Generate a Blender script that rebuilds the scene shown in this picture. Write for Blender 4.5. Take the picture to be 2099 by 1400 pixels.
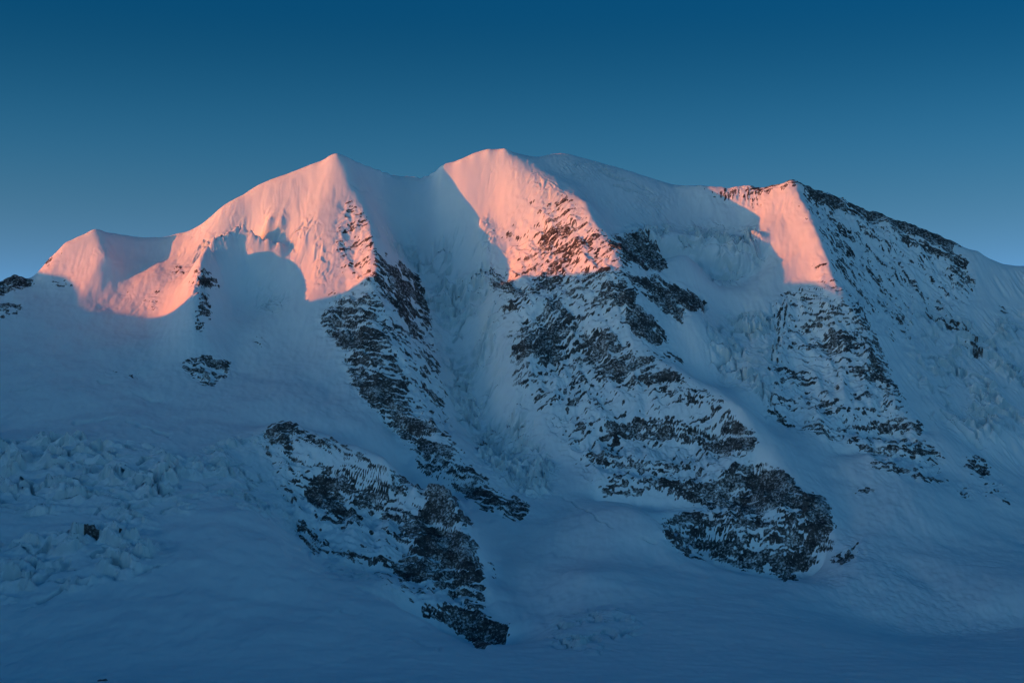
import bpy, math
import numpy as np

# ------------------------------------------------------------------ camera, sky, sun, exposure
sc = bpy.context.scene
for o in list(bpy.data.objects):
    bpy.data.objects.remove(o, do_unlink=True)
C = sc.collection

F, CX, HOR = 3800.0, 1049.5, 1143.0      # focal length, centre column and horizon row, in photograph pixels (2099 x 1400)
cam_d = bpy.data.cameras.new('camera')
cam = bpy.data.objects.new('camera', cam_d); C.objects.link(cam)
cam.location = (0, 0, 0); cam.rotation_euler = (math.pi / 2, 0, 0)
cam_d.sensor_width = 36.0
cam_d.lens = 36.0 * F / 2099.0
cam_d.shift_y = (HOR - 700.0) / 2099.0
cam_d.clip_start = 1.0; cam_d.clip_end = 120000.0
sc.camera = cam

SUN_H = np.array([1.0, 0.30]); SUN_H /= np.linalg.norm(SUN_H)   # horizontal direction the light travels
SUN_EL = math.radians(1.6)
world = bpy.data.worlds.new('World'); sc.world = world; world.use_nodes = True
wn = world.node_tree; wn.nodes.clear()
sky = wn.nodes.new('ShaderNodeTexSky'); sky.sky_type = 'NISHITA'; sky.sun_disc = False
sky.sun_elevation = SUN_EL
sky.sun_rotation = math.atan2(-SUN_H[0], -SUN_H[1])
sky.altitude = 3000; sky.air_density = 1.0; sky.dust_density = 3.0; sky.ozone_density = 4.0
# twilight grading of the whole dome by height alone: horizon and mid heights outside the view lifted as added fill on shaded snow, deep blue overhead
tc = wn.nodes.new('ShaderNodeTexCoord'); sx = wn.nodes.new('ShaderNodeSeparateXYZ')
ramp = wn.nodes.new('ShaderNodeValToRGB'); ramp.color_ramp.interpolation = 'B_SPLINE'
el = ramp.color_ramp.elements
SKY_STOPS = [(0.0, (.52, .82, .94)), (0.08, (.56, .61, .66)), (0.145, (.535, .196, .114)), (0.21, (.138, .179, .128)), (0.28, (.0, .071, .062)), (0.42, (.004, .135, .135)), (0.65, (.004, .10, .10)), (1.0, (.004, .036, .034))]
el[0].position, el[0].color = SKY_STOPS[0][0], (*SKY_STOPS[0][1], 1)
el[1].position, el[1].color = SKY_STOPS[-1][0], (*SKY_STOPS[-1][1], 1)
for p_, c_ in SKY_STOPS[1:-1]:
    e_ = el.new(p_); e_.color = (*c_, 1)
tint = wn.nodes.new('ShaderNodeVectorMath'); tint.operation = 'MULTIPLY'
gain = wn.nodes.new('ShaderNodeVectorMath'); gain.operation = 'SCALE'; gain.inputs['Scale'].default_value = 14.0
bg = wn.nodes.new('ShaderNodeBackground'); bg.inputs[1].default_value = 0.15
wo = wn.nodes.new('ShaderNodeOutputWorld')
wn.links.new(tc.outputs['Generated'], sx.inputs[0]); wn.links.new(sx.outputs['Z'], ramp.inputs[0])
wn.links.new(sky.outputs[0], tint.inputs[0]); wn.links.new(ramp.outputs[0], tint.inputs[1])
wn.links.new(tint.outputs[0], gain.inputs[0]); wn.links.new(gain.outputs[0], bg.inputs[0]); wn.links.new(bg.outputs[0], wo.inputs[0])

sun_d = bpy.data.lights.new('sun', 'SUN'); sun_d.energy = 4.6; sun_d.angle = math.radians(0.27)
sun_d.color = (1.0, 0.205, 0.0)
sun = bpy.data.objects.new('sun', sun_d); C.objects.link(sun)
from mathutils import Vector
sdir = Vector((SUN_H[0] * math.cos(SUN_EL), SUN_H[1] * math.cos(SUN_EL), -math.sin(SUN_EL)))
sun.rotation_euler = sdir.to_track_quat('-Z', 'Y').to_euler()

sc.view_settings.view_transform = 'Standard'; sc.view_settings.look = 'None'
sc.view_settings.gamma = 1.0; sc.view_settings.exposure = 0.0
sc.view_settings.use_curve_mapping = False
sc.cycles.max_bounces = 4; sc.cycles.diffuse_bounces = 3
sc.cycles.use_denoising = True

# ------------------------------------------------------------------ helpers
def P(px, py, Y):
    """a pixel of the photograph at ground distance Y -> a point in metres (camera at the origin)"""
    return ((px - CX) * Y / F, Y, (HOR - py) * Y / F)

_rng = np.random.RandomState(7)
_perm = _rng.permutation(4096)
_ang = _rng.rand(4096) * 2 * np.pi
_gx, _gy = np.cos(_ang).astype(np.float32), np.sin(_ang).astype(np.float32)
_val = _rng.rand(4096).astype(np.float32)

def _hash(i, j, seed):
    return _perm[(_perm[(i + seed * 131) & 4095] + j) & 4095]

def perlin(x, y, seed=0):
    xi = np.floor(x).astype(np.int64); yi = np.floor(y).astype(np.int64)
    xf = (x - xi).astype(np.float32); yf = (y - yi).astype(np.float32)
    u = xf * xf * xf * (xf * (xf * 6 - 15) + 10); v = yf * yf * yf * (yf * (yf * 6 - 15) + 10)
    def g(a, b):
        h = _hash(xi + a, yi + b, seed)
        return _gx[h] * (xf - a) + _gy[h] * (yf - b)
    return 1.5 * ((g(0, 0) * (1 - u) + g(1, 0) * u) * (1 - v) + (g(0, 1) * (1 - u) + g(1, 1) * u) * v)

def fbm(x, y, octaves=4, seed=0, gain=0.5):
    r, a, f = 0, 1.0, 1.0
    for k in range(octaves):
        r = r + a * perlin(x * f + 17.3 * k, y * f - 9.1 * k, seed + k); a *= gain; f *= 2.03
    return r

def ridged(x, y, octaves=4, seed=0, gain=0.5):
    r, a, f, s = 0, 1.0, 1.0, 0
    for k in range(octaves):
        n = 1 - np.abs(perlin(x * f + 3.7 * k, y * f + 5.9 * k, seed + k)) * 1.7
        r = r + a * n; s += a; a *= gain; f *= 2.07
    return r / s

def cells(x, y, seed=0):
    """cellular noise: distance to nearest, to second nearest, value of the nearest cell"""
    xi = np.floor(x).astype(np.int64); yi = np.floor(y).astype(np.int64)
    d1 = np.full(x.shape, 9.0, np.float32); d2 = d1.copy(); cv = np.zeros(x.shape, np.float32)
    for a in (-1, 0, 1):
        for b in (-1, 0, 1):
            h = _hash(xi + a, yi + b, seed)
            dx = (xi + a + _val[h] - x); dy = (yi + b + _val[(h + 77) & 4095] - y)
            d = np.sqrt(dx * dx + dy * dy).astype(np.float32)
            n = d < d1
            d2 = np.where(n, d1, np.minimum(d2, d)); cv = np.where(n, _val[(h + 191) & 4095], cv); d1 = np.where(n, d, d1)
    return d1, d2, cv

def smooth(e0, e1, x):
    t = np.clip((x - e0) / (e1 - e0), 0, 1)
    return t * t * (3 - 2 * t)

def blur(a, n):
    """box blur, twice, radius n cells, on a 2-D array"""
    for _ in range(2):
        for ax in (0, 1):
            p = np.concatenate([np.repeat(a.take([0], ax), n + 1, ax), a, np.repeat(a.take([-1], ax), n, ax)], ax)
            c = np.cumsum(p, ax, dtype=np.float64)
            m = a.shape[ax]
            a = ((c.take(range(2 * n + 1, 2 * n + 1 + m), ax) - c.take(range(0, m), ax)) / (2 * n + 1)).astype(np.float32)
    return a

def inside(poly, x, y):
    r = np.zeros(x.shape, bool); n = len(poly); j = n - 1
    for i in range(n):
        (x0, y0), (x1, y1) = poly[i], poly[j]
        if y0 != y1:
            r ^= ((y0 > y) != (y1 > y)) & (x < (x1 - x0) * (y - y0) / (y1 - y0) + x0)
        j = i
    return r

def seg_dist(pts, x, y):
    d = np.full(x.shape, 1e9)
    for (x0, y0), (x1, y1) in zip(pts[:-1], pts[1:]):
        dx, dy = x1 - x0, y1 - y0; L = dx * dx + dy * dy + 1e-9
        t = np.clip(((x - x0) * dx + (y - y0) * dy) / L, 0, 1)
        d = np.minimum(d, np.hypot(x - x0 - t * dx, y - y0 - t * dy))
    return d

# ------------------------------------------------------------------ the massif: ridges, valleys and slopes as lines of known points
SKYLINE = [(-140,590,4130),(-60,578,4130),(0,575,4130),(28,564,4130),(62,570,4140),(80,556,4150),(100,530,4160),(133,497,4170),(160,486,4175),
    (190,471,4180),(202,470,4186),(235,478,4215),(285,486,4240),(340,485,4252),(365,478,4250),(400,467,4245),(440,445,4238),(480,418,4230),
    (520,385,4222),(545,372,4220),(600,352,4214),(640,338,4208),(675,321,4203),(690,317,4200),(700,319,4206),(740,335,4250),(780,350,4290),
    (810,358,4345),(835,363,4368),(870,360,4330),(905,350,4262),(945,333,4262),(1000,312,4259),(1035,305,4258),(1050,312,4270),
    (1080,320,4295),(1115,320,4312),(1130,316,4318),(1150,314,4322),(1168,316,4328),(1185,322,4340),(1225,333,4356),(1300,355,4372),(1360,374,4384),
    (1395,380,4362),(1440,381,4345),(1480,385,4338),(1535,380,4332),(1560,386,4328),(1580,380,4318),(1618,369,4300),(1632,371,4300),
    (1660,385,4312),(1720,402,4330),(1780,430,4340),(1850,455,4345),(1905,476,4348),(1950,495,4350),(1970,505,4350),(2005,515,4350),
    (2040,535,4355),(2070,543,4360),(2099,545,4364),(2160,548,4370),(2240,560,4370)]
RIDGE = [   # sharp crests
    [(190,471,4180),(205,500,4150),(218,522,4128),(200,548,4105)],
    [(690,317,4200),(712,360,4174),(730,398,4148),(745,430,4122),(760,462,4092),(768,510,4045),(772,545,4010),(768,590,3966),(764,660,3902),
     (790,735,3832),(822,815,3752),(850,868,3692),(910,910,3638),(945,945,3598),(1000,998,3532),(1078,1042,3478)],
    [(1035,305,4258),(1062,325,4246),(1088,348,4228),(1122,376,4196),(1160,398,4168),(1203,414,4142),(1210,440,4108),(1232,482,4068),
     (1268,530,4012),(1278,565,3980),(1296,600,3950),(1304,645,3912),(1292,692,3868),(1340,730,3834),(1400,765,3792),(1450,795,3756),
     (1500,835,3704),(1528,862,3676),(1552,902,3636),(1595,952,3582),(1645,1000,3528),(1690,1030,3490),(1710,1078,3440),(1700,1120,3400)],
    [(1632,371,4300),(1640,400,4262),(1660,440,4212),(1680,490,4155),(1698,540,4105),(1708,565,4082),(1730,600,4052),(1762,650,4008),
     (1790,700,3982),(1812,745,3938),(1842,805,3876),(1872,862,3814),(1902,922,3750),(1932,968,3698)],
    [(438,482,4070),(418,520,4012),(410,560,3972),(403,635,3906),(399,690,3858)],
    [(520,888,3490),(545,876,3500),(582,862,3508),(650,890,3452),(720,921,3404),(800,965,3350),(872,985,3320),(910,1003,3302),
     (938,1050,3262),(953,1110,3204),(970,1190,3128),(978,1248,3062),(1045,1288,2990)],
]
CREASE = [
    [(1655,1197,3225),(1700,1232,3165),(1740,1257,3122),(1795,1283,3080),(1850,1299,3056),(1920,1302,3050),(1990,1299,3056),(2050,1291,3070),(2099,1279,3094),(2200,1260,3130)],
    [(1645,1206,3200),(1700,1248,3120),(1740,1270,3078),(1795,1294,3038),(1850,1308,3016),(1920,1310,3012),(1990,1307,3018),(2050,1300,3030),(2099,1290,3050),(2200,1272,3080)],
]
SLOPE = [   # gentler lines and faces
    # small peak flank and the shoulder of the left peak
    [(60,600,4080),(100,575,4110),(140,540,4135)],
    [(0,640,4000),(100,640,4000),(200,620,4040),(235,600,4070)],
    [(250,540,4150),(300,560,4110),(340,590,4060),(345,640,3990)],
    [(320,510,4205),(380,510,4180),(430,470,4170)],
    [(480,440,4165),(540,420,4165),(600,400,4168),(650,370,4180)],
    [(640,420,4140),(690,420,4130),(720,440,4118)],
    [(620,470,4095),(660,500,4070),(700,520,4055),(740,540,4035)],
    [(615,560,4060),(640,600,4010),(625,635,3985),(690,600,4005),(730,590,3992)],
    # bowl under the seracs
    [(450,520,4100),(500,530,4110),(550,540,4105),(600,545,4080)],
    [(455,590,4030),(500,600,4045),(550,600,4045),(590,610,4030)],
    [(440,660,3940),(500,670,3960),(560,670,3965),(620,680,3945)],
    [(430,740,3830),(520,760,3830),(620,770,3810),(700,790,3790)],
    # left glacier flank
    [(-60,700,3880),(60,700,3890),(180,700,3900),(300,700,3905)],
    [(-60,790,3680),(100,790,3690),(250,790,3720),(380,790,3730)],
    [(-60,860,3530),(100,870,3520),(250,850,3560),(400,850,3600),(550,840,3630),(680,860,3640),(780,880,3660)],
    [(-60,930,3350),(80,925,3360),(220,915,3380),(330,930,3370),(430,930,3390)],
    [(-60,1010,3200),(80,1020,3180),(220,1015,3180),(330,1030,3160),(450,1030,3190),(540,1060,3170)],
    [(-60,1070,3060),(60,1075,3050),(160,1090,3020),(230,1092,3020),(330,1110,3000)],
    [(-60,1160,2880),(40,1170,2860),(130,1180,2840),(220,1180,2850),(300,1190,2840)],
    [(-60,1230,2740),(80,1260,2690),(200,1290,2640),(330,1280,2670),(450,1200,2830),(480,1120,2990),(560,1120,3040)],
    [(640,1145,3100),(720,1190,3030),(850,1262,2930),(940,1310,2900),(990,1332,2900)],
    [(500,1250,2760),(650,1280,2720),(800,1320,2680),(1000,1370,2580)],
    [(-140,1400,2420),(200,1400,2420),(600,1400,2430),(1000,1405,2440),(1400,1405,2450),(1800,1400,2480),(2240,1400,2500)],
    [(-300,1520,2080),(400,1520,2080),(1050,1520,2080),(1700,1520,2080),(2400,1520,2080)],
    # spur faces
    [(545,930,3430),(600,960,3400),(640,990,3375),(720,1000,3365),(820,1010,3350)],
    [(560,1020,3300),(610,1080,3225),(660,1135,3150)],
    [(700,1060,3285),(780,1080,3270),(850,1100,3240),(900,1120,3215)],
    [(740,1140,3165),(820,1170,3135),(900,1190,3125)],
    [(840,1240,3010),(900,1235,3045),(950,1245,3050)],
    # valley behind the spur
    [(560,868,3600),(640,890,3580),(720,930,3530),(800,975,3490),(880,1010,3440),(940,1050,3390),(985,1110,3310),(1005,1180,3190),(1040,1240,3070),(1090,1280,2990)],
    [(985,1040,3450),(1020,1100,3360),(1050,1170,3220)],
    # bay between left and middle peak
    [(850,400,4322),(875,470,4262),(905,540,4198),(930,600,4135),(955,700,4040),(985,800,3925),(1035,890,3800),(1100,950,3680),(1128,990,3600),(1120,1060,3460),(1110,1140,3290),(1130,1230,3080)],
    [(790,420,4262),(815,500,4200),(840,580,4115),(872,680,4010),(906,780,3895),(932,880,3770),(1000,950,3665)],
    # middle peak
    [(905,352,4262),(935,384,4242),(965,416,4223),(990,440,4208),(1010,456,4199),(1015,490,4162),(1040,530,4136),(1052,545,4120),(1030,580,4052),(1038,650,3978),(1044,720,3902),(1054,790,3838),(1130,868,3748),(1200,920,3676),(1208,975,3608),(1280,1025,3535),(1352,1088,3440),(1440,1142,3362),(1540,1176,3318),(1612,1190,3312)],
    [(1040,370,4215),(1080,410,4182),(1120,450,4140),(1150,500,4090),(1170,560,4030)],
    [(1150,620,3965),(1200,650,3925),(1240,700,3875)],
    [(1140,720,3890),(1220,760,3838),(1300,800,3782),(1400,830,3736)],
    
    
    
    
    # dome and the hanging glacier right of the middle peak
    [(1130,352,4250),(1200,375,4248),(1280,404,4262),(1350,424,4280),(1420,436,4290)],
    [(1240,440,4185),(1300,455,4215),(1380,470,4235),(1440,480,4225),(1500,470,4265),(1545,460,4262)],
    [(1470,412,4312),(1500,408,4318),(1545,420,4300),(1560,440,4262),(1575,480,4214),(1600,540,4136),(1628,565,4112)],
    [(1600,430,4255),(1630,480,4195),(1660,530,4135)],
    [(1330,540,4060),(1360,600,4010),(1420,640,3965),(1440,690,3915)],
    [(1400,520,4150),(1450,590,4075),(1510,600,4088),(1560,580,4102)],
    [(1380,700,3905),(1430,750,3880),(1480,790,3850)],
    [(1480,660,4010),(1540,660,4012),(1590,640,4030)],
    [(1500,720,3925),(1550,720,3925),(1590,740,3910)],
    [(1520,800,3815),(1570,800,3822)],
    [(1570,860,3775),(1640,905,3712),(1700,955,3645),(1745,1020,3540),(1790,1100,3410),(1850,1180,3285)],
    [(1735,1070,3475),(1735,1120,3380),(1690,1185,3285)],
    # right peak: front and right flank
    [(1620,620,4060),(1660,680,3992),(1700,740,3925),(1720,800,3858),(1740,860,3790)],
    [(1610,700,3975),(1600,770,3898),(1620,840,3800),(1700,890,3735),(1790,930,3680)],
    [(1760,500,4255),(1800,600,4160),(1850,700,4050),(1890,800,3925),(1930,890,3800)],
    [(1900,540,4280),(1920,640,4180),(1950,740,4060),(1990,840,3930),(2010,920,3820)],
    [(2000,600,4260),(2040,700,4150),(2070,800,4010),(2090,900,3880)],
    [(2099,620,4280),(2130,750,4120),(2160,900,3920),(2180,1000,3780)],
    [(1960,990,3660),(2040,1010,3650),(2120,1030,3680)],
    [(1820,1000,3560),(1900,1060,3480),(1980,1090,3470),(2100,1090,3540),(2200,1090,3600)],
    # flat glacier and the avalanche cone
    [(1160,1100,3340),(1250,1120,3290),(1380,1160,3230),(1480,1195,3180),(1620,1220,3150)],
    [(1200,1180,3100),(1400,1230,3020),(1600,1270,2930),(1750,1305,2850),(1900,1340,2760),(2099,1335,2780),(2240,1330,2790)],
    [(1780,1140,3330),(1860,1200,3225),(1960,1235,3165)],
    [(1850,1110,3400),(1950,1160,3290),(2050,1210,3180),(2150,1220,3170)],
    [(1950,1120,3400),(2099,1150,3360),(2200,1160,3360)],
    [(1200,1280,2860),(1400,1320,2740),(1700,1350,2670),(2000,1370,2590)],
]
CLIFF = [
    ([(1240,868,3726),(1300,856,3736),(1360,858,3728),(1410,870,3712),(1470,880,3696),(1500,862,3698)], 40, 14),
    ([(1200,918,3668),(1290,934,3650),(1390,952,3634),(1460,955,3630)], 20, 7),
    ([(1230,985,3590),(1330,978,3598),(1400,984,3588),(1480,968,3600),(1550,948,3606)], 46, 16),
    ([(1362,1062,3462),(1420,1050,3478),(1500,1076,3452),(1600,1076,3448),(1680,1086,3436)], 74, 28),
    ([(820,1004,3350),(870,1000,3330),(905,1030,3296),(925,1080,3246),(935,1140,3190),(948,1200,3122)], 24, 8),
    ([(840,1242,3010),(900,1238,3030),(965,1254,3040),(1030,1288,2990)], 30, 12),
    ([(620,985,3372),(660,968,3392),(720,984,3372),(800,1002,3352)], 30, 12),
    ([(1752,872,3790),(1800,868,3806),(1880,866,3808)], 24, 8),
    ([(1724,906,3718),(1790,912,3720),(1860,912,3730)], 20, 8),
    ([(806,852,3712),(850,862,3690),(910,896,3650)], 26, 8),
    ([(830,934,3632),(880,952,3612),(960,985,3560)], 18, 7),   # ice walls: upper edge, drop and run in metres
    ([(438,486,4070),(452,478,4078),(470,472,4084),(484,458,4096),(500,452,4102),(516,466,4096),(530,478,4090),(550,484,4088),(574,492,4086),(600,500,4082),(622,502,4078)], 44, 13),
    ([(548,446,4134),(575,448,4130),(606,466,4116)], 15, 6),
    ([(1295,490,4165),(1360,500,4172),(1430,498,4185),(1470,520,4170),(1510,535,4160),(1548,515,4180),(1562,490,4200)], 46, 14),
    ([(985,455,4186),(1000,470,4176),(1004,490,4158)], 22, 7),
    ([(1930,840,3880),(1970,868,3852),(2010,880,3850),(2050,870,3880)], 26, 14),
]
pts, cs = [], []
def add_line(line, c, spacing):
    q = [P(*p) for p in line]
    for a, b in zip(q[:-1], q[1:]):
        L = math.hypot(b[0] - a[0], b[1] - a[1]); n = max(1, int(round(L / spacing)))
        for k in range(n):
            t = k / n; pts.append([a[i] + (b[i] - a[i]) * t for i in range(3)]); cs.append(c)
    pts.append(list(q[-1])); cs.append(c)
add_line(SKYLINE, 6, 30)
for l in RIDGE: add_line(l, 5, 24)
for k, upto in ((1, 600), (3, 900)):          # the shaded side falls away from the arete at once
    q = [p for p in RIDGE[k] if p[1] < upto][1:]
    for off, drop in ((9, 8), (24, 24)):
        n0 = len(pts); add_line(q, 5, 20)
        for p in pts[n0:]:
            p[0] += off; p[2] -= drop
for l in CREASE: add_line(l, 8, 26)
for l in SLOPE: add_line(l, 60, 70)
for l, drop, run in CLIFF:
    add_line(l, 4, 26)
    n0 = len(pts)
    add_line(l, 6, 26)
    for p in pts[n0:]:
        p[1] -= run; p[2] -= drop
for p in SKYLINE[::2]:                       # the far side of the ridge
    x, y, z = P(*p)
    pts.append([x, y + 140, z - 110]); cs.append(60)
    pts.append([x, y + 330, z - 230]); cs.append(60)
pts = np.array(pts); cs = np.array(cs, float)
key = np.round(pts[:, :2] / 7).astype(int); _, keep = np.unique(key, axis=0, return_index=True)
keep.sort(); pts = pts[keep]; cs = cs[keep]
N = len(pts)
def rbf_cols(X, Y):
    return np.sqrt((X[:, None] - pts[None, :, 0]) ** 2 + (Y[:, None] - pts[None, :, 1]) ** 2 + cs[None, :] ** 2)
A = np.zeros((N + 3, N + 3)); A[:N, :N] = -rbf_cols(pts[:, 0], pts[:, 1])
A[:N, :N] += np.eye(N) * 2.0
Q = np.c_[np.ones(N), pts[:, 0] / 1000, pts[:, 1] / 1000]; A[:N, N:] = Q; A[N:, :N] = Q.T
w = np.linalg.solve(A, np.r_[pts[:, 2], 0, 0, 0])
def base_height(X, Y):
    out = np.empty(X.size)
    Xf, Yf = X.ravel(), Y.ravel()
    for i in range(0, X.size, 20000):
        s = slice(i, i + 20000)
        out[s] = -rbf_cols(Xf[s], Yf[s]) @ w[:N] + w[N] + w[N + 1] * Xf[s] / 1000 + w[N + 2] * Yf[s] / 1000
    return out.reshape(X.shape)

X0, X1, Y0, Y1 = -1290.0, 1290.0, 2260.0, 4520.0
gx = np.arange(X0, X1 + 0.1, 2.0)
gy = np.r_[np.arange(Y0, 2900, 5.0), np.arange(2900, 3300, 3.0), np.arange(3300, 4400, 1.9), np.arange(4400, Y1 + 0.1, 5.0)]
cxs = np.arange(X0 - 18, X1 + 18.1, 6.0); cys = np.arange(Y0 - 18, Y1 + 18.1, 6.0)
XX, YY = np.meshgrid(cxs, cys)
Zc = base_height(XX, YY)
def spline_w(src, dst):
    """rows of a Catmull-Rom resampling"""
    t = (dst - src[0]) / (src[1] - src[0]); i = np.clip(np.floor(t).astype(int), 1, len(src) - 3); f = t - i
    W = np.zeros((len(dst), len(src))); r = np.arange(len(dst))
    W[r, i - 1] = (-f + 2 * f * f - f ** 3) / 2; W[r, i] = (2 - 5 * f * f + 3 * f ** 3) / 2
    W[r, i + 1] = (f + 4 * f * f - 3 * f ** 3) / 2; W[r, i + 2] = (-f * f + f ** 3) / 2
    return W
Z = spline_w(cys, gy) @ Zc @ spline_w(cxs, gx).T
X, Y = np.meshgrid(gx, gy)
PX = CX + X * F / Y; PY = HOR - Z * F / Y        # where each point of the base surface falls in the photograph
cr = np.full(XX.shape, 1e9)
for l in RIDGE[:4] + RIDGE[5:]:
    cr = np.minimum(cr, seg_dist([P(*p)[:2] for p in l], XX, YY))
RD = spline_w(cys, gy) @ np.minimum(cr, 120) @ spline_w(cxs, gx).T       # metres to the nearest crest
print('base', Z.shape, N, float(Z.min()), float(Z.max()))
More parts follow.
